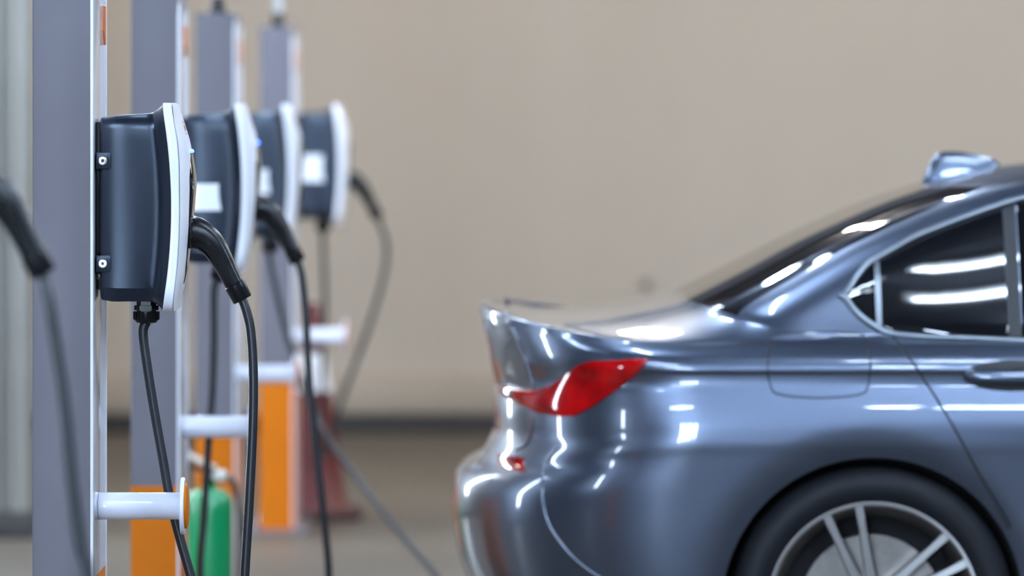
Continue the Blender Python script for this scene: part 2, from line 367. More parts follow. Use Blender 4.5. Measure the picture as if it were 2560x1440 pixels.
def make_charger():
    c = empty('wallbox_charger', (0, 0, 0))
    # body : loft of rounded rectangles
    st = [(0.011, .094, 1.466, 1.112, .020, 0), (0.0125, .1015, 1.470, 1.106, .022, 0), (0.017, .106, 1.472, 1.103, .024, 0), (0.028, .1105, 1.4735, 1.1015, .026, .06),
          (0.045, .1125, 1.4755, 1.1005, .028, .2), (0.062, .1120, 1.4768, 1.1002, .03, .4), (0.078, .1095, 1.4778, 1.100, .032, .65), (0.091, .1060, 1.4787, 1.100, .034, .85), (0.100, .1035, 1.4793, 1.0998, .035, .95),
          (0.107, .1023, 1.480, 1.099, .036, 1), (0.113, .1032, 1.4815, 1.0975, .038, 1), (0.119, .1067, 1.4845, 1.0945, .04, 1), (0.125, .1118, 1.4882, 1.091, .041, 1), (0.131, .1180, 1.4925, 1.0868, .042, 1), (0.1365, .1240, 1.4968, 1.0820, .044, 1), (0.139, .1265, 1.4982, 1.0805, .044, 1), (0.141, .122, 1.494, 1.085, .044, 1)]
    bm = bmesh.new(); rings = []
    # equal vertex counts: sample each ring by the same parameter
    rings = []
    for x, hy, zt, zb, r, s in st:
        pts = []
        rr = chamfer_rect(hy, zt, zb, r, 1-smooth01((x-0.098)/0.016), 8)
        for i in range(len(rr)):
            a, b = rr[i], rr[(i+1) % len(rr)]
            n = 14 if (i % 9) == 8 else 1
            for k in range(n): pts.append((a[0]+(b[0]-a[0])*k/n, a[1]+(b[1]-a[1])*k/n))
        rings.append([bm.verts.new((x + bow(z)*s, y, z)) for (y, z) in pts])
    for A, B in zip(rings, rings[1:]):
        n = len(A)
        for k in range(n): bm.faces.new((A[k], A[(k+1) % n], B[(k+1) % n], B[k]))
    bm.faces.new(rings[0]); bm.faces.new(rings[-1])
    body = from_bm('body', bm, M_CHB, c, True, 22)
    # back plate, lower bracket
    bp = box('back_plate', (0.0005, -0.092, 1.155), (0.013, 0.092, 1.462), M_BLACK, c, 0.003)
    prism('bracket', [(0.0005, 1.148), (0.012, 1.132), (0.016, 1.118), (0.0005, 1.125)], 'Y', -0.06, 0.06, M_BLACK, bp)
    # clips with screws, both sides
    for s in (-1, 1):
        for zc in (1.384, 1.177):
            t = prism('mounting_tab', rr2(0.0055, 0.0345, zc-0.0165, zc+0.0165, 0.005), 'Y', s*0.1045, s*0.1145, M_CHB, c, 0.0008)
            lathe('screw', [(0.0088, 0.0), (0.0088, -s*-0.002), (0.0078, s*0.003), (0.0045, s*0.0032), (0.004, s*0.0012), (0.0008, s*0.0012)], M_STEEL, t, (0.0185, s*0.1140, zc), 'Y', 20, 25)
            lathe('screw_socket', [(0.0036, s*0.0014), (0.0036, s*0.0018), (0.0006, s*0.0018)], M_BLACK, t, (0.0185, s*0.1140, zc), 'Y', 6, 25)
    # white rim
    def outline(hy, grow):
        rr = rrect(hy+grow, 1.5005+grow, 1.078-grow, 0.046+grow, 10); pts = []
        for i in range(len(rr)):
            a, b = rr[i], rr[(i+1) % len(rr)]
            n = 22 if (i % 11) == 10 else 1
            for k in range(n): pts.append((a[0]+(b[0]-a[0])*k/n, a[1]+(b[1]-a[1])*k/n))
        return pts
    def x_back(z): return 0.1375 + bow(z)
    bm = bmesh.new(); rings = []
    for grow, f in ((-0.022, 0.10), (-0.0045, 0.02), (-0.0012, 0.0), (0.0, 0.08), (0.0, 0.5), (-0.0005, 0.93), (-0.0022, 1.0), (-0.006, 1.02)):
        ring = []
        for (y, z) in outline(HW, grow):
            a, b = x_back(z), x_edge(z)
            ring.append(bm.verts.new((a + (b-a)*f, y, z)))
        rings.append(ring)
    for A, B in zip(rings, rings[1:]):
        n = len(A)
        for k in range(n): bm.faces.new((A[k], A[(k+1) % n], B[(k+1) % n], B[k]))
    from_bm('front_rim', bm, M_CHW, c, True, 35)
    # domed front cover
    bm = bmesh.new(); rings = []
    for f in (1.0, 0.985, 0.95, 0.88, 0.78, 0.65, 0.5, 0.34, 0.17):
        ring = []
        for (y, z) in outline(HW, -0.0025):
            yy, zz = y*f, ZC + (z-ZC)*f
            ring.append(bm.verts.new((front_surf(yy, zz) + 0.0004, yy, zz)))
        rings.append(ring)
    for A, B in zip(rings, rings[1:]):
        n = len(A)
        for k in range(n): bm.faces.new((A[k], A[(k+1) % n], B[(k+1) % n], B[k]))
    bm.faces.new(rings[-1])
    from_bm('front_cover', bm, M_CHW, c, True, 40)
    # dark centre panel
    bm = bmesh.new(); NZ, NY = 26, 12; grid = []
    for i in range(NZ+1):
        z = 1.133 + (1.400-1.133)*i/NZ
        hw = interp(z, [1.133, 1.16, 1.25, 1.345, 1.40], [0.012, 0.034, 0.058, 0.066, 0.038])
        lift = interp(z, [1.133, 1.16, 1.25, 1.35, 1.40], [0.001, 0.003, 0.004, 0.0075, 0.001])
        row = []
        for j in range(NY+1):
            y = -hw + 2*hw*j/NY
            e = 1-abs(2*j/NY-1)**6
            row.append(bm.verts.new((front_surf(y, z) - 0.003 + (lift+0.003)*e, y, z)))
        grid.append(row)
    for i in range(NZ):
        for j in range(NY): bm.faces.new((grid[i][j], grid[i][j+1], grid[i+1][j+1], grid[i+1][j]))
    tag(from_bm('centre_panel', bm, M_GLOSSK, c, True, 40), 'gloss black centre panel')
    tag(tube('indicator_light', [(front_surf(y, 1.404-0.25*y*y*10)+0.0012, y, 1.404-0.25*y*y*10) for y in [-0.034+0.068*i/10 for i in range(11)]], 0.0026, M_LED, c, 8), 'lit blue indicator')
    # small printed logo: outlined box with three marks, lying on the cover
    lg = empty('logo_print', (0, 0, 0), c)
    def strip(y0, y1, z0, z1):
        bm = bmesh.new(); vs = []
        for (y, z) in ((y0, z0), (y1, z0), (y1, z1), (y0, z1)):
            vs.append(bm.verts.new((front_surf(y, z)+0.0009, y, z)))
        bm.faces.new(vs); return from_bm('print_stroke', bm, M_LOGO, lg, False)
    ya, yb, za, zb = -0.035, 0.035, 1.438, 1.462
    for a in ((ya, yb, za, za+.0015), (ya, yb, zb-.0015, zb), (ya, ya+.002, za, zb), (yb-.002, yb, za, zb)): strip(*a)
    for q in (-0.02, -0.006, 0.008): strip(q, q+0.009, 1.444, 1.456)
    # cable gland under the body
    g = lathe('cable_gland', [(0.0215, 1.0755), (0.0258, 1.0765), (0.0258, 1.060), (0.0250, 1.0585), (0.0225, 1.0575), (0.0215, 1.0545), (0.016, 1.0525), (0.010, 1.0525)][::-1], M_BLACK, c, (0.098, 0, 0), 'Z', 48, 40)
    for q in range(18):
        a = 2*PI*q/18
        tube('gland_ridge', [(0.098+0.0258*math.cos(a), 0.0258*math.sin(a), 1.0762), (0.098+0.0258*math.cos(a), 0.0258*math.sin(a), 1.0602)], 0.0012, M_BLACK, g, 6)
    lathe('gland_nut', [(0.0195, 1.0750), (0.0195, 1.0785), (0.0248, 1.0790), (0.0248, 1.0885), (0.02, 1.0890), (0.02, 1.1010)], M_BLACK, g, (0.098, 0, 0), 'Z', 6, 20)
    lathe('blind_plug', [(0.01, 1.0965), (0.021, 1.0970), (0.0225, 1.0985), (0.0225, 1.102)], M_BLACK, c, (0.045, 0, 0), 'Z', 28)
    # plug socket collar on the front
    lathe('socket_collar', [(0.038, 0.176), (0.038, 0.190), (0.034, 0.194), (0.01, 0.194)], M_GLOSSK, c, (0, 0, 1.243), 'X', 32)
    return c
def rr2(x0, x1, z0, z1, r, n=4):
    out = []
    for cx, cz, a0 in ((x1-r, z1-r, 0), (x0+0.0005, z1-0.0005, PI/2), (x0+0.0005, z0+0.0005, PI), (x1-r, z0+r, 1.5*PI)):
        q = r if cx > (x0+x1)/2 else 0.0005
        for k in range(n+1):
            a = a0 + PI/2*k/n; out.append((cx+q*math.cos(a), cz+q*math.sin(a)))
    return out
CY = 0.17                           # charger centre behind the near corner of the post
def local_px(px, py):               # charger profile read at the first charger's centre plane
    k = (10.0+CY)/FPX
    return ((px-1280)*k + 0.8416, 0.0, CAMZ-(py-270)*k)
def make_connector():
    """plug pushed into the charger front; local frame of the charger"""
    ctr = [(466, 580), (482, 581), (500, 587), (518, 599), (535, 617), (550, 641), (565, 669), (581, 700), (595, 727)]
    rad = [0.0345, 0.0342, 0.0318, 0.0288, 0.0262, 0.0238, 0.0212, 0.0198, 0.0190]
    path = catmull([local_px(*p) for p in ctr], 6)
    R = list(np.interp(np.linspace(0, 8, len(path)), range(9), rad))
    h = tube('connector', path, R, M_BLACK, None, 28, ell=0.86, up=(0, 1, 0))
    # inset grip panels on both flanks, thin lens shapes
    for s in (-1, 1):
        bm = bmesh.new(); rows = []
        for i in range(22, len(path)-3):
            t = (i-22)/(len(path)-3-22-1)
            tang = (path[i+1]-path[i-1]).normalized(); bn = Vector((0, 1, 0)).cross(tang).normalized()
            if bn.z > 0: bn = -bn            # towards the inner (lower) side of the bend
            wdt = 0.62*math.sin(PI*min(1, max(0.0, 0.12+0.86*t)))**0.5
            row = []
            for j in range(7):
                a = (-0.15 + wdt*1.35*j/6)
                n = Vector((0, s, 0))*math.cos(a)*0.86 + bn*math.sin(a)
                row.append(bm.verts.new(path[i] + n*(R[i]+0.0009)))
            rows.append(row)
        for A, B in zip(rows, rows[1:]):
            for j in range(6): bm.faces.new((A[j], A[j+1], B[j+1], B[j]))
        from_bm('grip', bm, M_GRIP, h, True, 60)
    d = (path[-1]-path[-4]).normalized()
    e = path[-1]
    tube('cable_collar', [e-d*0.016, e-d*0.014, e+d*0.019, e+d*0.021], [0.0195, 0.0222, 0.0205, 0.019], M_BLACK, h, 28, up=(0, 1, 0))
    # pale printed marks on the flank
    for (a, b) in (((486, 572), (498, 577)), ((498, 577), (497, 582)), ((474, 563), (492, 569)), ((473, 567), (488, 572))):
        A, B = Vector(local_px(*a)), Vector(local_px(*b)); 
        for v in (A, B): v.y = -0.0263
        tube('print_mark', [A, B], 0.0006, M_MARK, h, 6)
    return h, e + d*0.02
charger0 = make_charger()
conn0, conn_end = make_connector(); conn0.parent = charger0
# square white sticker on the flank: own position for each charger that has one
def sticker(parent, z0, z1, x0, x1):
    bm = bmesh.new(); g = []
    for i in range(5):
        x = x0+(x1-x0)*i/4
        y = -np.interp(x, [0.017, 0.028, 0.045, 0.085, 0.11, 0.12], [.106, .1105, .1125, .1095, .1035, .1023])-0.0016
        g.append([bm.verts.new((x, y, z0)), bm.verts.new((x, y, z1))])
    for A, B in zip(g, g[1:]): bm.faces.new((A[0], B[0], B[1], A[1]))
    r = bmesh.ops.extrude_face_region(bm, geom=bm.faces[:])
    for v in [v for v in r['geom'] if isinstance(v, bmesh.types.BMVert)]: v.co.y += 0.001
    tag(from_bm('sticker', bm, M_STICK, parent, True, 40), 'blank white sticker')
def cable(parent_root, pts, r=0.0098):
    L = parent_root.location
    path = [p - L for p in catmull(pts, 14)]
    return tube('cable', path, r, M_RUBBER, parent_root, 14)
CLAB = ['wallbox charger in sharp focus with dark body and white front, on the first post', 'second wallbox charger, its white sticker directly right of the sharp charger',
        'third wallbox charger, plug removed, its cable runs down towards the car', 'farthest wallbox charger, its light grey cable hanging clear against the beige wall',
        'near wallbox charger whose blurred black plug hangs into the left edge']
chargers = []
for i, (X, Y) in enumerate(POSTS):
    c = charger0 if i == 0 else copy_tree(charger0, None, ('connector',) if i == 2 else ())
    c.location = (X, Y+CY, 0.0 if i < 4 else 0.135)
    tag(c, CLAB[i], 'charger', 'wallbox chargers on the posts'); chargers.append(c)
M_LEDOFF = mat('indicator_off', (0.25, 0.26, 0.30), 0.3, noise=(10, 0.02, 2))
for i in (2, 3):
    for ch in chargers[i].children:
        if ch.name.startswith('indicator_light'):
            ch.data = ch.data.copy(); ch.data.materials[0] = M_LEDOFF; ch['label'] = 'unlit indicator'
sticker(chargers[1], 1.232, 1.300, 0.030, 0.104)
sticker(chargers[2], 1.232, 1.305, 0.030, 0.104)
sticker(chargers[3], 1.232, 1.325, 0.020, 0.108)
for i in (0, 1, 3, 4):
    tag([ch for ch in chargers[i].children if ch.name.split('.')[0] == 'connector'][0], 'black curved charging plug resting in the charger front')
def gland_pt(i): return chargers[i].location + Vector((0.098, 0, 1.056))
def plug_pt(i):  return chargers[i].location + conn_end
Yc = POSTS[0][1]+CY
cable(chargers[0], [gland_pt(0), pxpt(358, 830, Yc), pxpt(366, 900, Yc), pxpt(383, 1010, Yc), pxpt(404, 1130, Yc), pxpt(430, 1270, Yc), pxpt(474, 1430, Yc), pxpt(520, 1590, Yc), pxpt(570, 1650, Yc),
      pxpt(603, 1560, Yc), pxpt(614, 1400, Yc), pxpt(624, 1230, Yc), pxpt(632, 1060, Yc), pxpt(633, 930, Yc), pxpt(627, 830, Yc), pxpt(617, 780, Yc), plug_pt(0)])
Yc = POSTS[1][1]+CY
cable(chargers[1], [gland_pt(1), pxpt(536, 720, Yc), pxpt(535, 850, Yc), pxpt(531, 980, Yc), pxpt(521, 1110, Yc), pxpt(510, 1290, Yc), pxpt(500, 1440, Yc), pxpt(520, 1600, Yc), pxpt(620, 1680, Yc), pxpt(740, 1670, Yc),
      pxpt(815, 1580, Yc), pxpt(822, 1440, Yc), pxpt(808, 1280, Yc), pxpt(788, 1100, Yc), pxpt(772, 930, Yc), pxpt(765, 800, Yc), pxpt(756, 700, Yc), plug_pt(1)])
Yc = POSTS[2][1]+CY
cable(chargers[2], [gland_pt(2), pxpt(675, 650, Yc), pxpt(687, 710, Yc), pxpt(708, 800, Yc), pxpt(735, 890, Yc), pxpt(768, 990, Yc), pxpt(808, 1075, Yc-.05), pxpt(860, 1155, Yc-.1), pxpt(930, 1245, Yc-.2), pxpt(1010, 1345, Yc-.3), pxpt(1085, 1432, Yc-.4),
      Vector((-0.17, 14.70, 0.035)), Vector((-0.02, 14.62, 0.011)), Vector((0.4, 14.45, 0.0105)), Vector((1.2, 14.3, 0.0105)), Vector((2.2, 14.2, 0.0105)), Vector((3.0, 14.05, 0.0105)), Vector((3.25, 13.9, 0.06)), Vector((3.3, 13.75, 0.4)), Vector((3.3, 13.55, 0.66)), Vector((3.3, 13.38, 0.72))])
Yc = POSTS[3][1]+CY
cable(chargers[3], [gland_pt(3), pxpt(808, 620, Yc), pxpt(812, 760, Yc), pxpt(808, 900, Yc), pxpt(803, 1020, Yc), pxpt(803, 1110, Yc), pxpt(812, 1142, Yc), pxpt(828, 1090, Yc), pxpt(850, 1010, Yc), pxpt(880, 930, Yc),
      pxpt(915, 835, Yc), pxpt(945, 745, Yc), pxpt(963, 670, Yc), pxpt(966, 610, Yc), plug_pt(3)])
L4 = chargers[4].location
cable(chargers[4], [gland_pt(4), L4+Vector((.1, 0, .9)), L4+Vector((.13, 0, .6)), L4+Vector((.19, 0, .32)), L4+Vector((.27, -.02, .2)), L4+Vector((.36, -.02, .3)), pxpt(222, 1480, 7.66), pxpt(200, 1360, 7.66), pxpt(180, 1200, 7.66), pxpt(160, 1000, 7.66), pxpt(138, 850, 7.66), pxpt(122, 750, 7.66), plug_pt(4)])

# ------------------------------------------------------------------ fire extinguisher
ex = empty('fire_extinguisher', (-0.866, 14.3, 0)); tag(ex, 'green fire extinguisher standing on the floor between the posts', 'extinguisher')
lathe('cylinder', [(0.03, 0.002), (0.062, 0.002), (0.067, 0.010), (0.0685, 0.02), (0.0685, 0.345), (0.066, 0.368), (0.058, 0.386), (0.045, 0.397), (0.03, 0.402), (0.02, 0.405), (0.02, 0.415)], M_GREEN, ex, seg=48)
vb = lathe('valve', [(0.017, 0.412), (0.02, 0.416), (0.02, 0.432), (0.016, 0.436), (0.016, 0.462), (0.01, 0.466)], M_BLACK, ex, seg=20)
prism('lever', [(-0.005, 0.462), (-0.075, 0.497), (-0.080, 0.508), (-0.072, 0.512), (0.0, 0.477), (0.022, 0.466), (0.018, 0.455)], 'Y', -0.011, 0.011, M_PALE, vb, 0.002)
prism('carry_handle', [(0.0, 0.444), (-0.070, 0.464), (-0.073, 0.472), (-0.066, 0.475), (0.0, 0.457)], 'Y', -0.009, 0.009, M_BLACK, vb, 0.002)
lathe('hose_fitting', [(0.010, 0.010), (0.014, 0.012), (0.0185, 0.022), (0.0185, 0.040), (0.014, 0.050), (0.009, 0.052)], M_PALE, ex, (0, -0.005, 0.437), 'X', 24)
tube('hose', catmull([(0.045, -0.005, 0.437), (0.062, -0.005, 0.428), (0.080, -0.02, 0.390), (0.087, -0.03, 0.32), (0.087, -0.03, 0.24), (0.085, -0.02, 0.15), (0.085, -0.01, 0.09)], 8), 0.0085, M_BLACK, ex, 12)
lathe('nozzle', [(0.009, 0.10), (0.011, 0.095), (0.015, 0.04), (0.015, 0.035)], M_BLACK, ex, (0.0845, -0.01, 0), 'Z', 16)
lathe('hose_clip', [(0.068, 0.10), (0.0700, 0.101), (0.0700, 0.124), (0.068, 0.125)], M_BLACK, ex, seg=40, loop=True)

# ------------------------------------------------------------------ traffic cone
tc_ = empty('traffic_cone', (-0.725, 18.2, 0)); tag(tc_, 'red traffic cone on a dark square foot behind the farthest post', 'cone')
from_bm('foot', box_bm((-0.18, -0.18, 0), (0.18, 0.18, 0.035), 0.012, 3), M_CONEB, tc_, True, 40)
def cr(z): return 0.125-(0.125-0.022)*(z-0.035)/0.745
lathe('cone_shell', [(cr(0.035)+.012, 0.034), (cr(0.05), 0.05)]+[(cr(z), z) for z in (0.2, 0.35, 0.5, 0.65, 0.775)]+[(0.018, 0.78), (0.015, 0.74)], M_CONE, tc_, seg=36)
for z0, z1 in ((0.46, 0.60),):
    tag(lathe('white_band', [(cr(z0)+.0005, z0), (cr(z0)+.0018, z0+.001), (cr(z1)+.0018, z1-.001), (cr(z1)+.0005, z1)], M_STICK, tc_, seg=36, loop=True), 'white reflective band')

# ------------------------------------------------------------------ car
CARY = 12.5
car = empty('car', (0.84, CARY, 0)); tag(car, 'glossy grey sedan parked tail towards the chargers', 'car')
OFF = Vector((0.84, CARY, 0))
# feature rings: z side, z rear, x rear centre, half width, corner length, corner exponent, x front centre
K = [(0.21, 0.24, -.03, .835, .55, 2.4, 4.48), (0.24, 0.27, -.07, .853, .55, 2.4, 4.50), (0.30, 0.33, -.115, .870, .55, 2.4, 4.53), (0.40, 0.41, -.140, .886, .55, 2.4, 4.55),
     (0.50, 0.50, -.150, .898, .55, 2.4, 4.56), (0.585, 0.565, -.145, .9065, .55, 2.4, 4.56), (0.64, 0.60, -.125, .9120, .55, 2.4, 4.55), (0.68, 0.622, -.085, .9160, .53, 2.45, 4.55), (0.715, 0.655, -.062, .9195, .52, 2.5, 4.54), (0.745, 0.70, -.045, .9190, .51, 2.5, 4.53),
     (0.785, 0.760, -.046, .9140, .51, 2.5, 4.52), (0.825, 0.810, -.044, .9065, .51, 2.5, 4.50), (0.855, 0.845, -.050, .9010, .52, 2.5, 4.48), (0.868, 0.865, -.055, .9015, .52, 2.5, 4.46), (0.882, 0.885, -.059, .9060, .52, 2.5, 4.44), (0.892, 0.905, -.063, .9040, .52, 2.5, 4.42), (0.912, 0.935, -.070, .8930, .52, 2.5, 4.38), (0.929, 0.965, -.077, .8740, .52, 2.5, 4.3),
     (0.938, 0.985, -.081, .8590, .52, 2.5, 4.2), (0.942, 1.003, -.080, .8500, .52, 2.5, 4.1), (0.944, 1.006, -.068, .845, .51, 2.55, 4.0), (0.946, 0.990, -.035, .841, .50, 2.6, 3.9), (0.948, 0.978, .06, .838, .48, 2.7, 3.75), (0.950, 0.984, .20, .835, .44, 3.0, 3.55), (0.953, 1.004, .33, .832, .40, 3.3, 3.35), (0.957, 1.022, .41, .8285, .36, 3.6, 3.22),
     (0.99, 1.035, .435, .8130, .34, 3.7, 3.15), (1.08, 1.10, .565, .7680, .34, 3.7, 2.98), (1.16, 1.17, .70, .7244, .34, 3.7, 2.82), (1.225, 1.23, .835, .6866, .34, 3.6, 2.66), (1.265, 1.268, .93, .6622, .34, 3.5, 2.56), (1.288, 1.290, .995, .639, .34, 3.3, 2.48), (1.303, 1.304, 1.04, .600, .34, 3.1, 2.42), (1.316, 1.316, 1.09, .52, .32, 2.8, 2.36), (1.326, 1.326, 1.15, .38, .28, 2.5, 2.3), (1.333, 1.333, 1.22, .19, .2, 2.2, 2.2), (1.335, 1.335, 1.30, .0, .15, 2.0, 2.1)]
KA = np.array(K)
def pchip(xs, ys, xq):
    h = np.diff(xs); d = np.diff(ys)/h; m = np.zeros_like(ys)
    for i in range(1, len(xs)-1):
        if d[i-1]*d[i] > 0:
            w1, w2 = 2*h[i]+h[i-1], h[i]+2*h[i-1]; m[i] = (w1+w2)/(w1/d[i-1]+w2/d[i])
    m[0], m[-1] = d[0], d[-1]
    i = np.clip(np.searchsorted(xs, xq, side='right')-1, 0, len(h)-1); t = (xq-xs[i])/h[i]
    return ((2*t**3-3*t**2+1)*ys[i] + (t**3-2*t**2+t)*h[i]*m[i] + (-2*t**3+3*t**2)*ys[i+1] + (t**3-t**2)*h[i]*m[i+1])
# parameter along v: profile length
seg = np.sqrt(np.diff(KA[:, 0])**2 + np.diff(KA[:, 3])**2 + (0.25*np.diff(KA[:, 2]))**2) + 0.002
sv = np.concatenate([[0], np.cumsum(seg)])
SUB = 5
vq = np.concatenate([np.linspace(sv[i], sv[i+1], SUB, endpoint=False) for i in range(len(sv)-1)] + [[sv[-1]]])
RG = np.stack([pchip(sv, KA[:, j], vq) for j in range(7)], 1)     # dense rings
NV = len(RG)
def taper(x): 
    t = 1.0
    if x < 1.3: t -= 0.035*((1.3-x)/1.35)**2
    if x > 2.8: t -= 0.05*((x-2.8)/1.7)**2
    return t
def zlift(z, x):                     # shoulder climbs towards the boot lid
    return -0.014*(1-smooth01((x-0.15)/0.35))*smooth01((z-0.905)/0.04)*(1-smooth01((z-0.96)/0.12))
def zfix(z, x):
    if x > 1.0 and z > 1.02:
        b = smooth01((x-0.95)/1.0)*(1-smooth01((x-2.2)/0.7)); z += 0.085*b*(z-1.02)/0.315
    if x > 2.6 and z > 0.6:
        z -= 0.22*smooth01((x-2.6)/1.9)*(min(z, 1.02)-0.6)/0.42
    return z
NC, NS = 44, 150
def ring_pts(rv):
    zs, zr, xr, W, c, n, xf = rv
    pts = []
    cf, nf = 0.6, 2.4
    x1, x0 = xf-cf, xr+c
    if x1 <= x0: x1 = x0+0.01
    for i in range(12):                                            # front corner
        a = PI/2*(1-i/12.0) if False else PI/2*i/12.0
        r = (abs(math.cos(a))**nf + abs(math.sin(a))**nf)**(-1/nf); Xc, Yc_ = r*math.cos(a), r*math.sin(a)
        x = x1+cf*Xc; pts.append((x, -W*Yc_*taper(x), zfix(zs, x)))
    for i in range(NS):                                            # flank
        t = i/NS; x = x1 + (x0-x1)*t
        pts.append((x, -W*taper(x), zfix(zs+zlift(zs, x), x)))
    for i in range(NC+1):                                          # rear corner
        a = PI/2*(1-i/NC)
        r = (abs(math.cos(a))**n + abs(math.sin(a))**n)**(-1/n); Xc, Yc_ = r*math.cos(a), r*math.sin(a)
        x = xr + c*(1-Xc); bl = Xc**1.5 if Xc > 0 else 0
        pts.append((x, -W*Yc_*taper(x), zfix(zs + zlift(zs, x)*(1-bl) + (zr-zs)*bl, x)))
    return pts
_SC = {}
def side_y(x, z):
    """near-flank surface: lateral coordinate (negative) at x,z"""
    key = round(x, 5)
    if key not in _SC:
        best = []
        for rv in RG:
            zs, zr, xr, W, c, n, xf = rv
            if x <= xr or W < 0.3: continue
            if x < xr+c:
                Xc = 1-(x-xr)/c; Yc_ = (max(0, 1-Xc**n))**(1/n); zz = zs+zlift(zs, x)*(1-Xc**1.5)+(zr-zs)*Xc**1.5
            else: Yc_ = 1.0; zz = zs+zlift(zs, x)
            best.append((zfix(zz, x), -W*Yc_*taper(x)))
        best.sort(); _SC[key] = (np.array([p[0] for p in best]), np.array([p[1] for p in best]))
    A = _SC[key]
    return float(np.interp(z, A[0], A[1]))
def flank_n(x, z, e=0.012):
    dx = (side_y(x+e, z)-side_y(x-e, z))/(2*e); dz = (side_y(x, z+e)-side_y(x, z-e))/(2*e)
    n = Vector((dx, -1, dz)); return n.normalized()
def on_flank(x, z, lift=0.0):
    p = Vector((x, side_y(x, z), z))
    return p + flank_n(x, z)*lift
def cpx(px, py, k=0.00093): return ((px-1280)*k, CAMZ-(py-270)*k)

WH = [(0.84, 0.328), (3.69, 0.328)]; RA = 0.350
V = []; 
rows = [ring_pts(rv) for rv in RG]; NU = len(rows[0])
# index ranges for the rear glass
gi0, gi1 = 25*SUB+2, 31*SUB+2
uc = NU-1-NC                                            # first rear-corner column
gu0 = uc + int(NC*0.42)
def region(i, j):                                       # face between ring i,i+1 and column j,j+1
    if gi0 <= i < gi1 and j < 8: return 'shield'
    return 'glass' if gi0 <= i < gi1 and j >= gu0 else 'body'
verts = [Vector(p) for r in rows for p in r]
removed = set(); snap = set()
for i in range(NV-1):
    for j in range(NU-1):
        ids = (i*NU+j, i*NU+j+1, (i+1)*NU+j+1, (i+1)*NU+j)
        cc = sum((verts[q] for q in ids), Vector())/4
        if cc.y < -0.55:
            for wx, wz in WH:
                if math.hypot(cc.x-wx, cc.z-wz) < RA: removed.add((i, j)); snap.update(ids)
for q in snap:
    v = verts[q]
    for wx, wz in WH:
        d = math.hypot(v.x-wx, v.z-wz)
        if d < RA*1.25 and d > 1e-6:
            v.x, v.z = wx+(v.x-wx)*RA/d, wz+(v.z-wz)*RA/d
for v in verts:                                          # flared lip turned in towards the wheel
    if v.y < -0.55:
        for wx, wz in WH:
            d = math.hypot(v.x-wx, v.z-wz)
            if d < RA+0.085: v.y += 0.020*(1-max(0, d-RA)/0.085)**2
def car_mesh(name, reg, m):
    bm = bmesh.new(); mp = {}
    def gv(q, s):
        key = (q, s)
        if key not in mp:
            p = verts[q]; mp[key] = bm.verts.new(Vector((p.x, p.y*s, p.z)) - Vector((OFF.x, 0, 0)))
        return mp[key]
    for i in range(NV-1):
        for j in range(NU-1):
            if (i, j) in removed or region(i, j) != reg: continue
            ids = (i*NU+j, i*NU+j+1, (i+1)*NU+j+1, (i+1)*NU+j)
            for s in (1, -1):
                f = [gv(q, s) for q in ids]
                try: bm.faces.new(f if s > 0 else f[::-1])
                except ValueError: pass
    bmesh.ops.remove_doubles(bm, verts=bm.verts, dist=1e-5)
    bmesh.ops.dissolve_degenerate(bm, edges=bm.edges[:], dist=1e-6)
    return from_bm(name, bm, m, car, True, 45)
body = car_mesh('body_shell', 'body', M_PAINT)
tag(car_mesh('rear_window', 'glass', M_GLASS), 'dark rear window')
tag(car_mesh('windscreen', 'shield', M_GLASS), 'dark windscreen')
CO = Vector((OFF.x, 0, 0))
# underbody
under = [(p[0]-OFF.x, p[1]) for p in rows[0]] 
prism('underbody', under[::4] + [(x, -y) for x, y in under[::4]][::-1], 'Z', 0.19, 0.215, M_WELL, car)
def overlay(name, upper, lower, m, lift, parent, nx=36, nz=8, edge=0.0, dome=0.0):
    """strip on the near flank between two (x,z) polylines given as functions of the same x range"""
    x0, x1 = upper[0][0], upper[-1][0]
    bm = bmesh.new(); g = []
    for i in range(nx+1):
        x = x0+(x1-x0)*(0 if i == 0 else 1 if i == nx else 0.004+0.992*(i-1)/(nx-2))
        zu = interp(x, [p[0] for p in upper], [p[1] for p in upper]); zl = interp(x, [p[0] for p in lower], [p[1] for p in lower])
        col = []
        for j in range(nz+1):
            t = 0 if j == 0 else 1 if j == nz else 0.012+0.976*(j-1)/(nz-2); z = zl+(zu-zl)*t
            e = min(1, min(j, nz-j)) * min(1, min(i, nx-i))
            q = dome*math.sin(PI*t)**0.6
            col.append(bm.verts.new(on_flank(x, z, (lift+q)*e - 0.0015*(1-e)) - CO))
        g.append(col)
    for A, B in zip(g, g[1:]):
        for j in range(nz):
            bm.faces.new((A[j], B[j], B[j+1], A[j+1]))
    return from_bm(name, bm, m, parent, True, 60)
def seam(name, pts, r, m, parent, lift=0.0, closed=False, n=8):
    P = catmull([(x, 0, z) for x, z in pts], n)
    return tube(name, [on_flank(p.x, p.z, lift)-CO for p in P], r, m, parent, 8, closed=closed)
# tail lamp
up = [cpx(px, py, .00095) for px, py in ((1256, 975), (1300, 976), (1345, 975), (1380, 958), (1415, 930), (1445, 902), (1475, 892), (1540, 889), (1612, 884))]
lo = [cpx(px, py, .00095) for px, py in ((1256, 1002), (1300, 1018), (1345, 1030), (1395, 1036), (1435, 1031), (1475, 1008), (1530, 968), (1580, 928), (1612, 892))]
tl = overlay('tail_lamp', up, lo, M_TAIL, 0.004, car, 48, 10, dome=0.006); tag(tl, 'red wrap-around tail lamp')
rf_u = [cpx(px, py, .00097) for px, py in ((1246, 1130), (1310, 1128))]; rf_l = [cpx(px, py, .00097) for px, py in ((1246, 1158), (1310, 1158))]
tag(overlay('bumper_reflector', rf_u, rf_l, M_TAIL, 0.003, car, 10, 5), 'small red reflector strip')
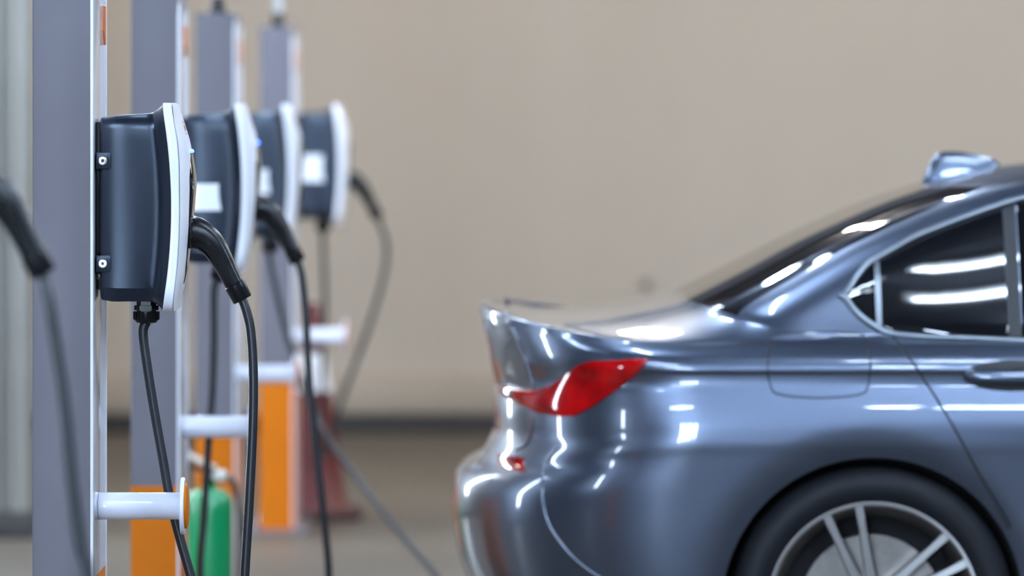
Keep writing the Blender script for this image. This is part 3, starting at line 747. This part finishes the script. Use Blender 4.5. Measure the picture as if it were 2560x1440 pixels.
# side windows
def wz(py): return CAMZ-(py-270)*.00094
def wx_(px): return (px-1280)*.00094
DLO_U = [(2112, 735), (2140, 695), (2170, 664), (2210, 640), (2300, 592), (2400, 553), (2500, 518), (2600, 490), (2760, 468), (2900, 466), (3150, 468), (3323, 493), (3620, 642), (3939, 818)]
DLO_L = [(2112, 745), (2140, 782), (2170, 806), (2215, 828), (2300, 838), (2400, 842), (2500, 846), (2600, 850), (2760, 850), (2900, 850), (3150, 850), (3323, 849), (3620, 848), (3939, 846)]
def cut(poly, a, b):
    xs = [p[0] for p in poly]; ys = [p[1] for p in poly]
    q = [a] + [x for x in xs if a < x < b] + [b]
    return [(wx_(x), wz(interp(x, xs, ys))) for x in q]
tag(overlay('quarter_window', cut(DLO_U, 2112, 2190), cut(DLO_L, 2112, 2190), M_GLASS, 0.002, car, 14, 8), 'small black quarter window')
tag(overlay('rear_door_window', cut(DLO_U, 2194, 2514), cut(DLO_L, 2194, 2514), M_GLASS, 0.002, car, 30, 10), 'black rear door window')
tag(overlay('front_door_window', cut(DLO_U, 2546, 3939), cut(DLO_L, 2546, 3939), M_GLASS, 0.002, car, 60, 10), 'black front door window')
overlay('pillar_trim', cut(DLO_U, 2514, 2546), cut(DLO_L, 2514, 2546), M_SEAM, 0.003, car, 6, 10)
overlay('quarter_divider', cut(DLO_U, 2186, 2200), cut(DLO_L, 2186, 2200), M_TRIMK, 0.005, car, 4, 8)
trim = [(wx_(x), wz(y)) for x, y in DLO_U[::-1]] + [(wx_(2100), wz(740))] + [(wx_(x), wz(y)) for x, y in DLO_L]
seam('window_trim', trim, 0.0085, M_TRIMK, car, 0.001)
# door seam, fuel flap, handle
seam('door_gap', [cpx(*p) for p in ((2222, 828), (2248, 858), (2280, 905), (2320, 965), (2360, 1030), (2395, 1090), (2440, 1175), (2490, 1265), (2520, 1320))], 0.0032, M_SEAM, car, -0.001)
fl = [cpx(*p) for p in ((1930, 850), (1950, 836), (2045, 832), (2145, 836), (2168, 852), (2174, 910), (2168, 965), (2145, 985), (2045, 993), (1950, 985), (1926, 965), (1918, 910), (1930, 850))]
seam('fuel_flap_gap', fl, 0.0022, M_SEAM, car, -0.0008)
seam('bumper_crease', [cpx(*p, .00095) for p in ((1392, 1110), (1362, 1160), (1354, 1220), (1366, 1290), (1400, 1345), (1450, 1395), (1530, 1440), (1640, 1470))], 0.006, M_PAINT, car, -0.0025)
seam('boot_edge', [cpx(*p, .00096) for p in ((1262, 788), (1284, 825), (1303, 870), (1320, 920), (1334, 965))], 0.007, M_PAINT, car, -0.003)
seam('lamp_edge_gap', [cpx(*p, .00096) for p in ((1334, 1036), (1330, 1070), (1316, 1105), (1290, 1122))], 0.003, M_SEAM, car, -0.001)
def hand():
    xa, xb = wx_(2392), wx_(2640); zc = CAMZ-(938-270)*.00093
    bm = bmesh.new(); g = []
    for i in range(25):
        t = i/24; x = xa+(xb-xa)*t; hh = 0.036*math.sin(PI*t)**0.45
        g.append([bm.verts.new(on_flank(x, zc-hh+2*hh*j/8, 0.0012)-CO) for j in range(9)])
    for A, B in zip(g, g[1:]):
        for j in range(8): bm.faces.new((A[j], B[j], B[j+1], A[j+1]))
    cup = from_bm('handle_cup', bm, M_SEAM, car, True, 60)
    pth = [on_flank(xa+(xb-xa)*t, zc+0.004, l)-CO for t, l in ((0.04, 0.006), (0.12, 0.020), (0.3, 0.027), (0.5, 0.029), (0.7, 0.027), (0.88, 0.020), (0.96, 0.006))]
    tube('door_handle', catmull(pth, 6), 0.016, M_PAINT, cup, 16, ell=0.7)
hand()
# shark fin
fb = bmesh.new(); rings = []
zb = 1.322
for t in [i/14 for i in range(15)]:
    x = 1.035+0.185*t
    zt = interp(t, [0, .05, .12, .25, .5, .75, .92, 1.0], [1.330, 1.358, 1.375, 1.382, 1.380, 1.370, 1.362, 1.350])
    hw = interp(t, [0, .1, .3, .7, 1.0], [0.020, .031, .033, .028, .010])
    rings.append([fb.verts.new((x-OFF.x - 0.012*(1-t)*(s*s), hw*math.copysign(abs(s)**0.8, s), zb-0.02+(zt-zb+0.02)*(1-abs(s)**2.2))) for s in [q/8-1 for q in range(17)]])
for A, B in zip(rings, rings[1:]):
    for k in range(16): fb.faces.new((A[k], A[k+1], B[k+1], B[k]))
fb.faces.new(rings[0]); fb.faces.new(rings[-1])
from_bm('roof_antenna', fb, M_PAINT, car, True, 50)
# wheels and wells
def make_wheel():
    w = lathe('wheel', [(0.244, -0.100), (0.249, -0.098), (0.249, -0.092), (0.238, -0.088), (0.228, -0.06), (0.222, 0.05), (0.205, 0.06), (0.205, 0.062), (0.20, 0.05), (0.21, -0.05), (0.222, -0.086), (0.233, -0.097)], M_RIMD, None, (0, 0, 0), 'Y', 72, loop=True)
    lathe('tyre', [(0.245, -0.098), (0.262, -0.112), (0.285, -0.118), (0.305, -0.114), (0.318, -0.102), (0.326, -0.085), (0.328, -0.05), (0.328, 0.05), (0.326, 0.085), (0.31, 0.11), (0.28, 0.118), (0.245, 0.10)], M_TYRE, w, (0, 0, 0), 'Y', 80, loop=True)
    lathe('rim_lip', [(0.2375, -0.0985), (0.2400, -0.1005), (0.2475, -0.1005), (0.2495, -0.0975), (0.244, -0.094)], M_RIM, w, (0, 0, 0), 'Y', 80, loop=True)
    for k in range(5):
        for s in (-1, 1):
            a0 = math.radians(35.5+72*k) ; a1 = a0 + s*math.radians(9.4); a2 = a0 + s*math.radians(16)
            pi_ = Vector((math.cos(a2)*0.052, 0, math.sin(a2)*0.052)); po = Vector((math.cos(a1)*0.2385, 0, math.sin(a1)*0.2385))
            d = (po-pi_).normalized(); q = Vector((-d.z, 0, d.x))
            bm = bmesh.new(); rr = []
            for t, wd, yo in ((0, 0.0150, -0.070), (0.35, 0.0120, -0.082), (0.75, 0.0105, -0.094), (1, 0.0125, -0.0995)):
                c_ = pi_.lerp(po, t)
                rr.append([bm.verts.new(c_+q*wd+Vector((0, yo+0.004, 0))), bm.verts.new(c_+q*wd*0.75+Vector((0, yo, 0))), bm.verts.new(c_-q*wd*0.75+Vector((0, yo, 0))), bm.verts.new(c_-q*wd+Vector((0, yo+0.004, 0))),
                           bm.verts.new(c_-q*wd*0.8+Vector((0, yo+0.04, 0))), bm.verts.new(c_+q*wd*0.8+Vector((0, yo+0.04, 0)))])
            for A, B in zip(rr, rr[1:]):
                for j in range(6): bm.faces.new((A[j], A[(j+1) % 6], B[(j+1) % 6], B[j]))
            bm.faces.new(rr[0]); bm.faces.new(rr[-1])
            from_bm('spoke', bm, M_RIM, w, True, 25)
    lathe('hub', [(0.01, -0.078), (0.030, -0.078), (0.034, -0.072), (0.062, -0.068), (0.066, -0.06), (0.066, -0.02)], M_RIM, w, (0, 0, 0), 'Y', 36)
    lathe('brake_disc', [(0.07, -0.02), (0.165, -0.02), (0.165, 0.008), (0.07, 0.008)], M_DISC, w, (0, 0, 0), 'Y', 48)
    lathe('backing_plate', [(0.02, 0.012), (0.208, 0.012), (0.208, 0.02), (0.02, 0.02)], M_WELL, w, (0, 0, 0), 'Y', 48)
    return w
wheel0 = make_wheel(); wheel0.parent = car
for n_, (wx0, wz0) in enumerate(WH):
    for s in (-1, 1):
        o = wheel0 if (n_ == 0 and s == -1) else copy_tree(wheel0, car)
        o.location = (wx0-OFF.x, s*0.785, wz0)
        if s > 0: o.rotation_euler = (0, 0, PI)
        bm = bmesh.new(); A = []; B = []; C_ = []
        for q in range(49):
            a = -0.35 + (PI+0.7)*q/48
            x, z = wx0+RA*math.cos(a), wz0+RA*math.sin(a)
            A.append(bm.verts.new((x-OFF.x, s*(abs(side_y(x, z))-0.0205), z))); B.append(bm.verts.new((x-OFF.x, s*0.60, z)))
        for q in range(48): bm.faces.new((A[q], A[q+1], B[q+1], B[q]))
        bm.faces.new(B)
        from_bm('wheel_well', bm, M_WELL, car, True, 40)
# the far flank carries the same fittings
for o in list(car.children):
    if o.name.split('.')[0] in ('tail_lamp', 'bumper_reflector', 'quarter_window', 'rear_door_window', 'front_door_window', 'pillar_trim', 'quarter_divider',
                                'window_trim', 'door_gap', 'bumper_crease', 'boot_edge', 'lamp_edge_gap', 'handle_cup'):
        copy_tree(o, car).scale = (1, -1, 1)
